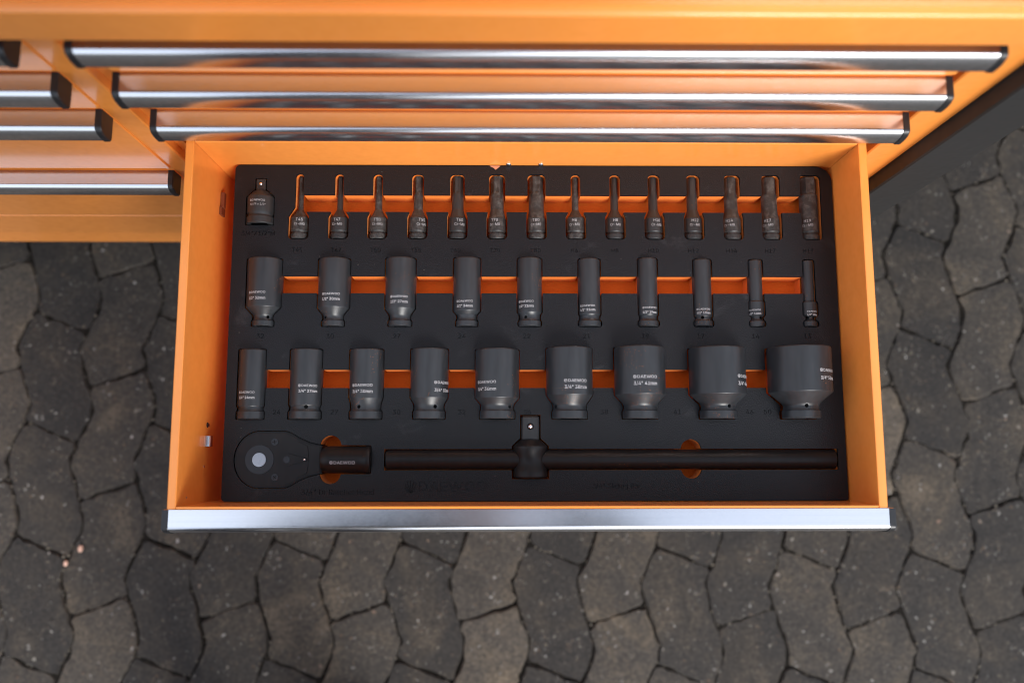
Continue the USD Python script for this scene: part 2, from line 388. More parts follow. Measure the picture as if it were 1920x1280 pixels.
for k, (_, o, w) in enumerate(stones):
    seed = k + 1
    gap = 0.0007 + 0.0009 * rng.random()
    inner = o.buffer(-gap - 0.006).buffer(0.006)
    n = 56
    base = roughen(ring_of(inner, n), seed, 0.0075)
    ctr = base.mean(0)
    def inset(d):
        p = Polygon(base).buffer(0)
        v = ctr - base; v /= np.linalg.norm(v, axis=1)[:, None]
        return base + v * d
    tilt = (rng.uniform(-0.006, 0.006), rng.uniform(-0.006, 0.006)); lift = rng.uniform(-0.0022, 0.0020)
    layers = [(base, -0.05), (base, -0.0055), (inset(0.0016), -0.0016), (inset(0.0050), 0.0)]
    V = []
    for ring, z in layers:
        zz = np.full(n, z) if z < -0.04 else z + lift + (ring - ctr) @ np.array(tilt)
        x = PX + ring[:, 0] * cr - ring[:, 1] * sr_; y = PY + ring[:, 0] * sr_ + ring[:, 1] * cr
        V.append(np.c_[x, y, zz])
    V = np.vstack(V + [np.array([[PX + ctr[0] * cr - ctr[1] * sr_, PY + ctr[0] * sr_ + ctr[1] * cr, lift]])])
    F = []
    for l in range(3):
        for a in range(n):
            b = (a + 1) % n
            F += [(l * n + a, l * n + b, (l + 1) * n + b), (l * n + a, (l + 1) * n + b, (l + 1) * n + a)]
    F += [(3 * n + a, 3 * n + (a + 1) % n, 4 * n) for a in range(n)]
    t = trimesh.Trimesh(V, F, process=False)
    if t.face_normals[-1][2] < 0: t.invert()
    obj('paving_stone', t, 'paving_stone', ground, smooth=40)
laid = unary_union([o.buffer(0.0015) for _, o, _ in stones]).buffer(0.004).buffer(-0.004)
laid = affinity.translate(affinity.rotate(laid, math.degrees(ROT), origin=(0, 0)), PX, PY)
laid = Polygon(laid.exterior) if laid.geom_type == 'Polygon' else laid.convex_hull
gx, gy = np.meshgrid(np.linspace(-1.75, 1.95, 330), np.linspace(-1.45, 1.55, 270), indexing='ij')
gp = np.stack([gx, gy, gx * 0], -1)
gz = -0.0085 + 0.0095 * meshkit.fbm(gp * 11.0, 3, 5) + 0.004 * (meshkit.noise(gp * 70.0, 9) - 0.5)
gz = np.minimum(gz, -0.0030 - 0.0015 * meshkit.noise(gp * 25.0, 12))
idx = np.arange(gx.size).reshape(gx.shape)
quads = np.stack([idx[:-1, :-1], idx[1:, :-1], idx[1:, 1:], idx[:-1, 1:]], -1).reshape(-1, 4)
sand = (np.c_[gx.ravel(), gy.ravel(), gz.ravel()], quads)
obj('joint_sand', sand, 'joint_sand', ground, smooth=True)
grit = []
unit = trimesh.creation.icosahedron()
for _, o, w in stones[:150]:
    for _k in range(16):
        q = o.exterior.interpolate(rng.random(), normalized=True)
        r = rng.choice((0.0009, 0.0012, 0.0015, 0.0019, 0.0026)) * rng.uniform(0.8, 1.2)
        qx, qy = q.x + rng.gauss(0, 0.0012), q.y + rng.gauss(0, 0.0012)
        v = unit.vertices * np.array([rng.uniform(0.7, 1.2), rng.uniform(0.7, 1.2), 0.7]) * r
        grit.append(trimesh.Trimesh(v + [PX + qx * cr - qy * sr_, PY + qx * sr_ + qy * cr, -0.0022 + r * 0.4], unit.faces, process=False))
paint('grit', (0.10, 0.085, 0.065), 0.9, fleck=0.6)
tag(obj('joint_grit', trimesh.util.concatenate(grit), 'grit', ground, smooth=False), kind='stuff')
far = sbox(-60, -60, 60, 60).difference(laid)
obj('far_paving', tm(extrude(far, -0.004, -0.0005)), 'far_paving', ground, smooth=False)

# ---------------------------------------------------------------- tool cabinet
cab = thing('tool_cabinet', 'orange steel tool cabinet on castors with aluminium drawer pulls and one drawer open', 'tool cabinet')
YB = 0.350                        # drawer fronts
XL, XR = -0.3577, 0.4223          # right bank pulls, metal ends
D1, DS = 0.652, 0.0846
def zd(d): return CAM_H - d

# top frame and worktop: profile in (y, z)
FR, FL = 0.4835, -1.23
prof = [(0.360, zd(0.634)), (0.3305, zd(0.634)), (0.3285, zd(0.6325)), (0.3280, zd(0.630)), (0.3280, zd(0.592)), (0.3286, zd(0.5895)), (0.3302, zd(0.5882)),
        (0.3350, zd(0.5872)), (0.3352, zd(0.585)), (0.3260, zd(0.540)), (0.3265, zd(0.536)), (0.330, zd(0.534)), (0.860, zd(0.534)), (0.860, zd(0.56)), (0.360, zd(0.56))]
obj('top_frame', tm(extrude_x(prof, FL, FR)), 'orange_paint', cab, smooth=40)
obj('middle_post', tm(bbox(-0.4240, -0.3880, 0.352, 0.852, zd(1.2110), zd(0.6342), 0.0015)), 'orange_paint', cab)
obj('post_return', tm(bbox(-0.3878, -0.3760, 0.3625, 0.850, zd(1.2110), zd(0.6342))), 'orange_paint', cab)
obj('right_post', tm(bbox(0.4400, 0.4833, 0.352, 0.852, zd(1.2110), zd(0.6342), 0.0015)), 'orange_paint', cab)
obj('left_post', tm(bbox(-1.23, -1.195, 0.352, 0.852, zd(1.2110), zd(0.6342), 0.0015)), 'orange_paint', cab)
obj('bottom_rail', tm(extrude_x([(0.352, zd(1.2125)), (0.3505, zd(1.2140)), (0.3505, zd(1.309)), (0.353, zd(1.3105)), (0.360, zd(1.312)), (0.3560, zd(1.391)), (0.3575, zd(1.3925)), (0.852, zd(1.3925)), (0.852, zd(1.2125))], FL, FR)), 'orange_paint', cab, smooth=40)
obj('back_panel', tm(bbox(FL, FR, 0.8525, 0.858, zd(1.39), zd(0.562))), 'orange_paint', cab)
def column(x0, x1):
    return bbox(x0, x1, 0.3330, 0.8585, zd(1.41), zd(0.545), 0.002)
obj('corner_column', tm(column(FR + 0.0003, 0.5440)), 'black_column', cab)
obj('corner_column', tm(column(-1.291, FL - 0.0003)), 'black_column', cab)
for x in (-1.15, 0.42):
    for y in (0.44, 0.78):
        w = cyl(0.06, 0.036, 40).rotate([0, 90, 0]).translate([x - 0.018, y, 0.0615])
        hub = cyl(0.022, 0.05, 24).rotate([0, 90, 0]).translate([x - 0.025, y, 0.0615])
        c = obj('castor', cat_(w), 'castor_rubber', cab)
        obj('fork', cat_(hub, bbox(x - 0.028, x - 0.0255, y - 0.025, y + 0.025, 0.05, 0.185), bbox(x + 0.0255, x + 0.028, y - 0.025, y + 0.025, 0.05, 0.185), bbox(x - 0.05, x + 0.05, y - 0.05, y + 0.05, 0.1852, 0.19)), 'bright_steel', c)

def pull_profile(yb, zr, o=0.0):
    """Pull seen from its end: flat top, tight nose, front curving out and down; o grows it for the end caps."""
    pts = [(yb + 0.0015 + 0 * o, zr + o)]
    pts += [(yb - 0.0155, zr + o)]
    a, b = 0.0085 + o, 0.0200 + o
    for t in np.linspace(0.0, math.pi / 2, 15)[1:]:
        # superellipse quarter
        c, s = math.cos(t) ** 0.9, math.sin(t) ** 0.72
        pts.append((yb - 0.0155 - a * s, zr + o - b * (1 - c)))
    pts += [(yb - 0.0240 - o, zr - 0.0215 - o), (yb - 0.0225 - o, zr - 0.0235 - o), (yb - 0.0140, zr - 0.0240 - o), (yb + 0.0015, zr - 0.0240 - o)]
    return pts
CAPW = 0.0068
def pull(parent, x0, x1, yb, zr):
    obj('pull_handle', tm(extrude_x(pull_profile(yb, zr), x0, x1)), 'aluminium', parent, smooth=38)
    for a, b in ((x0 - CAPW, x0 - 0.0001), (x1 + 0.0001, x1 + CAPW)):
        p0, p1 = pull_profile(yb, zr, 0.0009), pull_profile(yb, zr, 0.0001)
        out_left = b <= x0
        e = 0.0012
        if out_left:
            m = Manifold.batch_hull([extrude_x(p0, a + e, b), extrude_x(p1, a, b)])
        else:
            m = Manifold.batch_hull([extrude_x(p0, a, b - e), extrude_x(p1, a, b)])
        obj('end_cap', tm(m), 'black_plastic', parent)

def closed_drawer(x0, x1, zr, z_low):
    m = bbox(x0 - 0.0066, x1 + 0.0066, YB, YB + 0.012, z_low, zr - 0.0003, 0.0010)
    d = obj('drawer', tm(m), 'orange_paint', cab)
    pull(d, x0, x1, YB - 0.0006, zr)
    return d
for i in range(3):
    closed_drawer(XL, XR, zd(D1 + i * DS), zd(D1 + (i + 1) * DS) + 0.0045)
closed_drawer(XL, XR, zd(D1 + 5 * DS), zd(1.2095))
XLL, XLR = -1.185, -0.4210
lz = [0.652, 0.737, 0.8215, 1.010, 1.2140]
for i in range(4):
    closed_drawer(XLL, XLR, zd(lz[i]), zd(lz[i + 1]) + (0.0095 if i == 2 else 0.0045))
# inside the open slot
obj('slot_floor', tm(bbox(-0.374, 0.4395, 0.366, 0.850, zd(1.070), zd(1.067))), 'orange_paint', cab)

# the open drawer
RX0, RX1 = -0.3600, 0.4216; IX0, IX1 = -0.3500, 0.4115
OY0, OY1 = -0.0600, 0.3488; ZR = zd(0.906); ZF = zd(1.058)
def wall_x(xo, xi, y0, y1):
    """Side wall: folded rim on top, its inner edge softly rounded; swept along y."""
    s = 1 if xi > xo else -1
    w = abs(xi - xo)
    pr = [(0, ZF - 0.004), (0, ZR - 0.0012), (0.0012, ZR), (w - 0.0016, ZR), (w - 0.0005, ZR - 0.0006), (w, ZR - 0.0018), (w, ZF - 0.004)]
    pts = [(xo + s * a, b) for a, b in pr]
    if s < 0: pts = pts[::-1]
    if s > 0: pts = pts[::-1]
    cs = CrossSection([np.array(pts, float)], m3.FillRule.NonZero) if False else CrossSection([np.array(pts, float)], m3.FillRule.EvenOdd)
    m = cs.extrude(y1 - y0)       # local x->X, y->Z, z->Y (mirrored)
    return m.transform(np.array([[1, 0, 0, 0], [0, 0, -1, y1], [0, 1, 0, 0]], float))
lw = wall_x(RX0, IX0, OY0 - 0.0028, OY1 + 0.0070)
rw = wall_x(RX1, IX1, OY0 - 0.0028, OY1 + 0.0070)
bk = extrude_x([(OY1 + 0.0070, ZF - 0.004), (OY1, ZF - 0.004), (OY1, ZR - 0.0020), (OY1 + 0.0006, ZR - 0.0008), (OY1 + 0.0018, ZR - 0.0003), (OY1 + 0.0062, ZR - 0.0003), (OY1 + 0.0070, ZR - 0.0012)][::-1], IX0 + 0.0003, IX1 - 0.0003)
ft = bbox(IX0 + 0.0003, IX1 - 0.0003, OY0 - 0.0026, OY0, ZF - 0.004, ZR + 0.0005, 0.0006)
fl = bbox(IX0 - 0.002, IX1 + 0.002, OY0 - 0.002, OY1 + 0.002, ZF - 0.0036, ZF)
YO = -0.0660
panel = bbox(XL - 0.0066, XR + 0.0066, YO, YO + 0.0030, zd(D1 + 5 * DS) + 0.0045, ZR - 0.0006, 0.0008)
od = obj('drawer', cat_(lw, rw, bk, ft, fl, panel), 'orange_paint', cab, smooth=35)
tag(od, 'open drawer pulled out holding the tool tray')
pull(od, XL, XR, YO + 0.0012, ZR + 0.0006)
for px in (0.0092, 0.0489):
    sc = cat_(cyl(0.0030, 0.0010, 20).rotate([90, 0, 0]).translate([px, OY1, zd(0.9755)]),
              Manifold.sphere(0.0032, 20).scale([1, 0.45, 1]).translate([px, OY1 - 0.0008, zd(0.9755)]))
    obj('screw', sc, 'chrome', od)
# side wall fittings of the left wall
obj('latch_tab', cat_(bbox(IX0 + 0.0002, IX0 + 0.0012, 0.0045, 0.0170, zd(1.000), zd(0.985)), bbox(IX0 + 0.0012, IX0 + 0.0062, 0.0045, 0.0170, zd(0.993), zd(0.9915)),
                      bbox(IX0 + 0.0050, IX0 + 0.0062, 0.0045, 0.0170, zd(0.9915), zd(0.985))), 'bright_steel', od)
for yy, zz, r in ((0.0300, 0.990, 0.0032), (-0.0188, 0.985, 0.0016), (0.030, 0.995, 0.002), (-0.052, 0.935, 0.0012)):
    obj('rivet', tm(Manifold.sphere(r, 16).scale([0.35, 1, 1]).translate([IX0 + 0.0003, yy, zd(zz)])), 'bright_steel' if r < 0.003 else 'dark_recess', od)
paint('brown_bracket', (0.16, 0.040, 0.016), 0.4)
brk = bbox(IX0 + 0.0001, IX0 + 0.0030, 0.2900, 0.3000, zd(1.010), zd(0.996), 0.0004) + bbox(IX0 + 0.0001, IX0 + 0.0050, 0.2995, 0.3190, zd(1.006), zd(0.998), 0.0006)
obj('slide_bracket', tm(brk), 'brown_bracket', od)

paint('grey_render', (0.17, 0.16, 0.15), 0.85, fleck=0.15)
bw = thing('building_wall', 'plain grey rendered wall standing behind the tool cabinet', 'wall', (0, 1.35, 0))
obj('render_coat', tm(bbox(-5, 5, 0, 0.24, -0.02, 3.6)), 'grey_render', bw)
obj('plinth', tm(bbox(-5.01, 5.01, -0.025, -0.0005, -0.02, 0.35, 0.006)), 'black_column', bw)
obj('coping', tm(bbox(-5.05, 5.05, -0.05, 0.29, 3.6005, 3.66, 0.008)), 'grey_render', bw)

# ---------------------------------------------------------------- foam tray and what lies in it
ZT = zd(0.980)                    # foam top
DEP = 0.031                       # pocket depth
pockets, labels, beds = [], [], []

sockets2 = [  # size, cx, R, baseR, length, taper top, text x0, x1, y word, y size, hole angle (deg) or None
    ('32', -0.2863, 0.0213, 0.0136, 0.0822, 0.0221, -0.3007, -0.2785, 0.1863, 0.1792, 38),
    ('30', -0.2021, 0.0195, 0.0138, 0.0824, 0.0216, -0.2138, -0.1913, 0.1848, 0.1784, -42),
    ('27', -0.1218, 0.0186, 0.0143, 0.0831, 0.0206, -0.1326, -0.1106, 0.1817, 0.1754, None),
    ('24', -0.0414, 0.0166, 0.0135, 0.0836, 0.0178, -0.0534, -0.0323, 0.1766, 0.1708, None),
    ('22', 0.0346, 0.0150, 0.0141, 0.0837, 0.0163, 0.0214, 0.0419, 0.1767, 0.1709, -24),
    ('21', 0.1072, 0.0136, 0.0140, 0.0829, 0.0138, 0.0955, 0.1155, 0.1718, 0.1667, None),
    ('19', 0.1783, 0.0122, 0.0128, 0.0839, 0.0138, 0.1703, 0.1893, 0.1697, 0.1639, None),
    ('17', 0.2451, 0.0115, 0.0120, 0.0826, 0.0118, 0.2361, 0.2541, 0.1679, 0.1633, -14),
    ('14', 0.3104, 0.0087, 0.0098, 0.0824, 0.0302, 0.3010, 0.3171, 0.1673, 0.1627, 32),
    ('13', 0.3754, 0.0070, 0.0091, 0.0822, 0.0298, 0.3700, 0.3850, 0.1657, 0.1615, None)]
sockets3 = [
    ('24', -0.2968, 0.0164, 0.0165, 0.0829, 0.0149, -0.3090, -0.2880, 0.0676, 0.0613, None),
    ('27', -0.2326, 0.0193, 0.0196, 0.0830, 0.0159, -0.2381, -0.2148, 0.0753, 0.0688, 14),
    ('30', -0.1606, 0.0204, 0.0194, 0.0830, 0.0239, -0.1753, -0.1489, 0.0757, 0.0684, -20),
    ('32', -0.0856, 0.0226, 0.0193, 0.0834, 0.0244, -0.0785, -0.0520, 0.0788, 0.0697, 28),
    ('36', -0.0046, 0.0261, 0.0209, 0.0824, 0.0239, -0.0274, -0.0009, 0.0788, 0.0706, 50),
    ('38', 0.0816, 0.0276, 0.0210, 0.0842, 0.0272, 0.0730, 0.1015, 0.0801, 0.0725, -62),
    ('41', 0.1655, 0.0302, 0.0213, 0.0847, 0.0276, 0.1529, 0.1821, 0.0841, 0.0763, None),
    ('46', 0.2575, 0.0331, 0.0217, 0.0835, 0.0277, 0.2736, 0.3036, 0.0848, 0.0762, 24),
    ('50', 0.3547, 0.0368, 0.0220, 0.0837, 0.0300, 0.3657, 0.3944, 0.0908, 0.0819, -2)]
YS2, YS3 = 0.1474, 0.0364

def socket_profile(R, bR, L, V, base, groove, step):
    gR = min(bR, R) - 0.0016
    p = [(bR - 0.0008, 0), (bR, 0.0008), (bR, base - 0.0006), (bR - 0.0005, base)]
    for t in np.linspace(0, 1, 5):
        p.append((gR + (bR - 0.0010 - gR) * (1 - math.sin(math.pi * (0.5 * t))) ** 1.5, base + groove * 0.5 * t))
    gs = base + groove * 0.5
    if step:
        p += [(gR, gs + 0.001), (bR, gs + 0.0035), (bR, V), (R, V + 0.0015)]
    else:
        r2 = gR + (R - gR) * 0.10
        p += [(gR + 0.0001, gs + 0.0006), (r2, min(gs + 0.0035, V - 0.001)), (R - 0.0006, V), (R, V + 0.0012)]
    p += [(R, L - 0.0018), (R - 0.0006, L - 0.0005), (R - 0.0016, L)]
    q = [p[0]]
    for a in p[1:]:
        if a[1] > q[-1][1] - 1e-9: q.append(a)
    return q

def pocket_outline(profile, y0, cx, c):
    pts = [(cx + r + c, y0 + s) for r, s in profile] + [(cx - r - c, y0 + s) for r, s in reversed(profile)]
    p = Polygon(pts).buffer(0)
    x0, a, x1, b = p.bounds
    return unary_union([p, affinity.scale(p, 1, 1 + 2 * c / (b - a))]).buffer(0.0025).buffer(-0.0025)

def order_word(i, n):
    return ['leftmost', 'second from left', 'third from left', 'fourth from left', 'fifth from left', 'sixth from left', 'seventh from left', 'eighth from left', 'ninth from left', 'tenth from left'][i] if i < n - 1 else 'rightmost'

def make_socket(row, i, n, size, cx, R, bR, L, V, tx0, tx1, ty1, ty2, hole):
    drive = '1/2' if row == 2 else '3/4'
    y0 = YS2 if row == 2 else YS3
    Rm = max(R, bR)
    za = ZT + min(max(Rm - 0.027, -0.0055), 0.0099)
    beds.append((cx, y0 + 0.004, y0 + L - 0.004, za, Rm))
    base, groove = (0.0068, 0.0075) if row == 2 else (0.0095, 0.0095)
    pr = socket_profile(R, bR, L, V, base, groove, step=(size in ('14', '13') and row == 2))
    m = lathe(pr, 64)
    AF = float(size) * 0.001 * 0.62 * 0.98          # opening across flats, in the scene's scale
    AF = min(AF * 1.35, R * 1.55)
    hexo = lathe([(AF / math.sqrt(3), L - 0.045), (AF / math.sqrt(3), L + 0.01)], 6)
    sq = min(0.0145 if row == 2 else 0.0215, bR * 1.10)
    dr = bbox(-sq / 2, sq / 2, -0.01, 0.02, -sq / 2, sq / 2)
    m = m - hexo - dr
    if hole is not None:
        r = 0.0019 if row == 2 else 0.0023
        s = 0.0105 if row == 2 else 0.0142
        m = m - cyl(r, 0.06, 20).rotate([0, hole, 0]).translate([0, s, 0])
    look = {2: 'in the upper socket row', 3: 'in the lower socket row'}[row]
    fat = {('32', 2): 'wide black deep socket', ('13', 2): 'slim black stepped socket', ('14', 2): 'slim black stepped socket',
           ('50', 3): 'very wide black deep socket', ('46', 3): 'wide black deep socket', ('24', 3): 'straight sided black deep socket'}.get((size, row), 'plain black deep socket')
    t = thing('impact_socket', f'{fat} marked {drive} inch {size}mm {look}', 'socket', (cx, y0, za),
              group='half inch drive deep sockets in the tray' if row == 2 else 'three quarter inch drive deep sockets in the tray')
    obj('socket_body', tm(m), 'impact_steel', t, smooth=35)
    wR = bR if size in ('14', '13') and row == 2 else R
    w = abs(tx1 - tx0)
    th0 = math.asin(max(-0.97, min(0.97, (tx0 - cx) / wR)))
    sz = fit_text(f'{drive}" {size}mm', w * 0.97, False).buffer(0.00012)
    wm = word_mark(w)
    a = wrap_on_cylinder(wm, wR, th0, ty1 - y0)
    b = wrap_on_cylinder(affinity.translate(sz, w * 0.03, 0), wR, th0, ty2 - y0)
    obj('lettering', cat_(a, b), 'print_silver', t, smooth=False)
    po = pocket_outline(pr, y0, cx, 0.0008)
    ro = 0.0032 if Rm < 0.016 else 0.0018
    pockets.append(po.buffer(-ro).buffer(ro))

for i, s in enumerate(sockets2): make_socket(2, i, len(sockets2), *s)
for i, s in enumerate(sockets3): make_socket(3, i, len(sockets3), *s)

# bit sockets of the back row
bits = [('T45', -0.2473, 0.0028, -0.2461, 'worn'), ('T47', -0.1989, 0.0032, -0.2005, 'clean'), ('T50', -0.1514, 0.0039, -0.1514, 'worn'), ('T55', -0.1024, 0.0051, -0.0964, 'worn'),
        ('T60', -0.0537, 0.0065, -0.0504, 'clean'), ('T70', -0.0050, 0.0074, -0.0082, 'worn'), ('T80', 0.0436, 0.0084, 0.0425, 'worn'), ('H6', 0.0918, 0.0037, 0.0897, 'worn'),
        ('H8', 0.1404, 0.0043, 0.1402, 'clean'), ('H10', 0.1886, 0.0051, 0.1910, 'clean'), ('H12', 0.2373, 0.0059, 0.2381, 'clean'), ('H14', 0.2857, 0.0073, 0.2800, 'worn'),
        ('H17', 0.3335, 0.0087, 0.3258, 'worn'), ('H19', 0.3827, 0.0100, 0.3724, 'worn')]
YBIT, LBIT, RBIT = 0.2560, 0.0795, 0.0112
for i, (nm, cx, sR, txc, wear) in enumerate(bits):
    shank = max(sR * 1.10, sR + 0.0004)
    pr = [(RBIT - 0.0007, 0), (RBIT, 0.0007), (RBIT, 0.0060), (RBIT - 0.0012, 0.0068), (RBIT - 0.0013, 0.0086), (RBIT, 0.0100), (RBIT, 0.0262), (RBIT - 0.0004, 0.0268)]
    for t in np.linspace(0.08, 1, 7):
        pr.append((RBIT - 0.0004 - (RBIT - 0.0004 - shank) * (t ** 0.8), 0.0268 + 0.0115 * t))
    pr += [(shank, 0.0565), (shank * 0.80, 0.0600)]
    tipL = LBIT - 0.0585
    if nm[0] == 'H':
        tip = lathe([(sR * 1.06, 0.0540), (sR * 1.06, LBIT - 0.0008), (sR * 0.94, LBIT)], 6)
    else:
        a = np.linspace(0, 2 * math.pi, 72, endpoint=False)
        rad = sR * (0.90 + 0.12 * np.cos(6 * a))
        cs = CrossSection([np.c_[rad * np.cos(a), rad * np.sin(a)]], m3.FillRule.NonZero)
        tip = cs.extrude(LBIT - 0.0540).translate([0, 0, 0.0540]).rotate([-90, 0, 0])
    sq = bbox(-0.0072, 0.0072, -0.01, 0.018, -0.0072, 0.0072)
    m = (lathe(pr, 48) + tip) - sq
    za = ZT - 0.0095
    beds.append((cx, YBIT + 0.002, YBIT + 0.024, za, RBIT))
    kind = 'star bit socket' if nm[0] == 'T' else 'hex bit socket'
    t = thing('bit_socket', f"{'chalky worn' if wear == 'worn' else 'clean dark'} {kind} marked {nm} in the back row of the tray", 'bit socket', (cx, YBIT, za), group='bit sockets in the back row of the tray')
    obj('bit_body', tm(m), 'worn_steel' if wear == 'worn' else 'clean_steel', t, smooth=32)
    w1 = 0.0085 if len(nm) > 2 else 0.0060
    th = (txc - cx) / RBIT
    th = max(-0.55, min(0.55, th))
    a = wrap_on_cylinder(affinity.translate(fit_text(nm, w1, False), -w1 / 2, 0), RBIT, th, 0.2790 - YBIT)
    b = wrap_on_cylinder(affinity.translate(fit_text('Cr-M0', 0.0132, False), -0.0066, 0), RBIT, th, 0.2735 - YBIT)
    obj('lettering', cat_(a, b), 'print_silver', t, smooth=False)
    cx_c = 0.0014
    prp = [(RBIT, 0.0), (RBIT, 0.0268), (shank + 0.0004, 0.0390), (shank + 0.0004, LBIT)]
    po = pocket_outline(prp, YBIT, cx, cx_c)
    ro = min(0.0055, (shank + 0.0017) * 0.93)
    pockets.append(po.buffer(-ro).buffer(ro).union(sbox(cx - shank - 0.0014, YBIT + 0.02, cx + shank + 0.0014, YBIT + 0.06)))

# drive adapter
AX, AY, AR, AL = -0.2945, 0.2725, 0.0167, 0.0573
pr = [(AR - 0.001, 0), (AR, 0.001), (AR, 0.0085), (AR - 0.0013, 0.0100), (AR - 0.0015, 0.0122), (AR, 0.0150), (AR, 0.0335), (AR - 0.0006, 0.0345), (AR * 0.62, 0.0410), (0.0078, 0.0425), (0.0070, 0.0432)]
za = ZT - 0.0040
beds.append((AX, AY + 0.002, AY + 0.03, za, AR))
t = thing('drive_adapter', 'squat black drive adapter with square stub and ball, left end of the back row', 'adapter', (AX, AY, za))
m = lathe(pr, 56) + bbox(-0.0056, 0.0056, 0.042, AL, -0.0056, 0.0056, 0.0011)
m = m - bbox(-0.0105, 0.0105, -0.01, 0.02, -0.0105, 0.0105)
obj('adapter_body', tm(m), 'clean_steel', t, smooth=35)
obj('detent_ball', tm(Manifold.sphere(0.0022, 24).translate([0.0, 0.0510, 0.0050])), 'chrome', t)
a = wrap_on_cylinder(affinity.translate(word_mark(0.0195), -0.0105, 0), AR, 0.0, 0.0275)
b = wrap_on_cylinder(affinity.translate(fit_text('3/4"F x 1/2"', 0.0195, False), -0.0098, 0), AR, 0.0, 0.0222)
obj('lettering', cat_(a, b), 'print_silver', t, smooth=False)
pockets.append(pocket_outline([(AR, 0), (AR, 0.034), (AR * 0.62, 0.041), (0.0062, 0.0435), (0.0062, AL)], AY, AX, 0.0008))

# ratchet head
HX, HY = -0.2835, -0.0108
top = [(-0.2835, 0.0222), (-0.2545, 0.0222), (-0.2470, 0.0198), (-0.2375, 0.0140), (-0.2250, 0.0085), (-0.2125, 0.0057), (-0.2000, 0.0054)]
bot = [(x, 2 * HY - y + (0.0 if x < -0.22 else 0.0)) for x, y in top]
oval = affinity.translate(affinity.scale(Point(0, 0).buffer(1.0, 48), 0.0298, 0.0330, origin=(0, 0)), HX, HY)
head = unary_union([oval, Polygon([(-0.2835, HY + 0.0330)] + top[1:] + bot[:0:-1] + [(-0.2835, HY - 0.0330)])]).buffer(0.003).buffer(-0.003).simplify(0.00012)
t = thing('ratchet_head', 'black ratchet head with round silver button and short handle stub, front left of the tray', 'ratchet', (0, 0, 0))
def chamfer_slab(poly, z0, z1, c):
    return extrude(poly, z0, z1 - c) + extrude(poly.buffer(-c * 0.45), z1 - c - 1e-5, z1 - c * 0.4) + extrude(poly.buffer(-c), z1 - c * 0.4 - 1e-5, z1)
zt = ZT + 0.0005
hm = Manifold.batch_hull([extrude(head.convex_hull, 0, 0.001)]) if False else chamfer_slab(head.intersection(sbox(-1, -1, -0.2110, 1)), ZT - DEP + 0.0003, zt, 0.0022)
obj('head_body', tm(hm), 'dark_steel', t, smooth=30)
hr = 0.0163
hand = lathe([(hr - 0.0035, 0), (hr - 0.0012, 0.004), (hr - 0.0004, 0.010), (hr - 0.0006, 0.046), (hr - 0.0006, 0.051), (hr + 0.0004, 0.0525), (hr + 0.0006, 0.0560), (hr - 0.0004, 0.0580), (hr - 0.0030, 0.0588)], 56)
hand = (hand - bbox(-0.009, 0.009, 0.03, 0.08, -0.009, 0.009)).rotate([0, 0, -90]).translate([-0.2120, -0.0111, ZT - 0.0075])
obj('handle_stub', tm(hand), 'dark_steel', t, smooth=35)
obj('drive_disc', cat_(extrude(Point(HX, HY).buffer(0.0167, 48), zt - 0.001, zt + 0.0006)), 'gunmetal', t)
obj('release_button', tm(chamfer_slab(Point(HX, HY - 0.0002).buffer(0.0081, 40), zt, zt + 0.0022, 0.0006)), 'satin_steel', t)
plate = Polygon([(-0.2605, -0.0108), (-0.2430, 0.0108), (-0.2405, 0.0112), (-0.2275, 0.0050), (-0.2262, -0.0030), (-0.2262, -0.0190), (-0.2275, -0.0268), (-0.2405, -0.0330), (-0.2430, -0.0325)])
obj('cover_plate', tm(chamfer_slab(plate, zt - 0.001, zt + 0.0009, 0.0005)), 'dark_steel', t)
lev = unary_union([Point(-0.2510, -0.0109).buffer(0.0075, 24), Point(-0.2300, -0.0109).buffer(0.0022, 16)]).convex_hull
lv = obj('lever', tm(chamfer_slab(lev, zt, zt + 0.0026, 0.0007)), 'dark_steel', t)
obj('pivot_screw', tm(chamfer_slab(Point(-0.2510, -0.0109).buffer(0.0040, 24), zt + 0.002, zt + 0.0032, 0.0004)), 'gunmetal', lv)
obj('thumb_knob', tm(Manifold.sphere(0.0016, 16).translate([-0.2302, -0.0109, zt + 0.0026])), 'bright_steel', lv)
for sx, sy, an in ((-0.2663, 0.0098, 10), (-0.2648, -0.0313, 50)):
    s = extrude(Point(0, 0).buffer(0.0041, 28), -0.001, 0.0007)
    cross = bbox(-0.0025, 0.0025, -0.0005, 0.0005, -0.0004, 0.002) + bbox(-0.0005, 0.0005, -0.0025, 0.0025, -0.0004, 0.002)
    obj('cover_screw', tm((s - cross).rotate([0, 0, an]).translate([sx, sy, zt])), 'gunmetal', t)
lt = poly_mesh(affinity.translate(word_mark(0.0300), 0.0, 0.0), 0, 0.00012)
lt = wrap_on_cylinder(affinity.rotate(affinity.translate(word_mark(0.0300), 0, 0), 0), 1e3, 0, 0)  # flat strip, bent below
v = lt.vertices; yy = v[:, 1]; ang = yy / (hr - 0.0004) + math.asin((-0.0144 + 0.0111) / hr)
rr = hr - 0.0004 + 0.0002 + (v[:, 2] - 1e3)
lt = trimesh.Trimesh(np.c_[-0.2004 + v[:, 0], -0.0111 + rr * np.sin(ang), ZT - 0.0075 + rr * np.cos(ang)], lt.faces, process=False)
obj('lettering', lt, 'print_silver', t, smooth=False)
pockets.append(unary_union([head, sbox(-0.216, -0.0111 - hr + 0.0002, -0.1532, -0.0111 + hr - 0.0002)]).buffer(-0.002).buffer(0.0028).buffer(0.003).buffer(-0.003))
def pill(x0, x1, y0, y1):
    r = (x1 - x0) / 2
    return unary_union([Point((x0 + x1) / 2, y1 - r).buffer(r, 24), Point((x0 + x1) / 2, y0 + r).buffer(r, 24), sbox(x0, y0 + r, x1, y1 - r)])
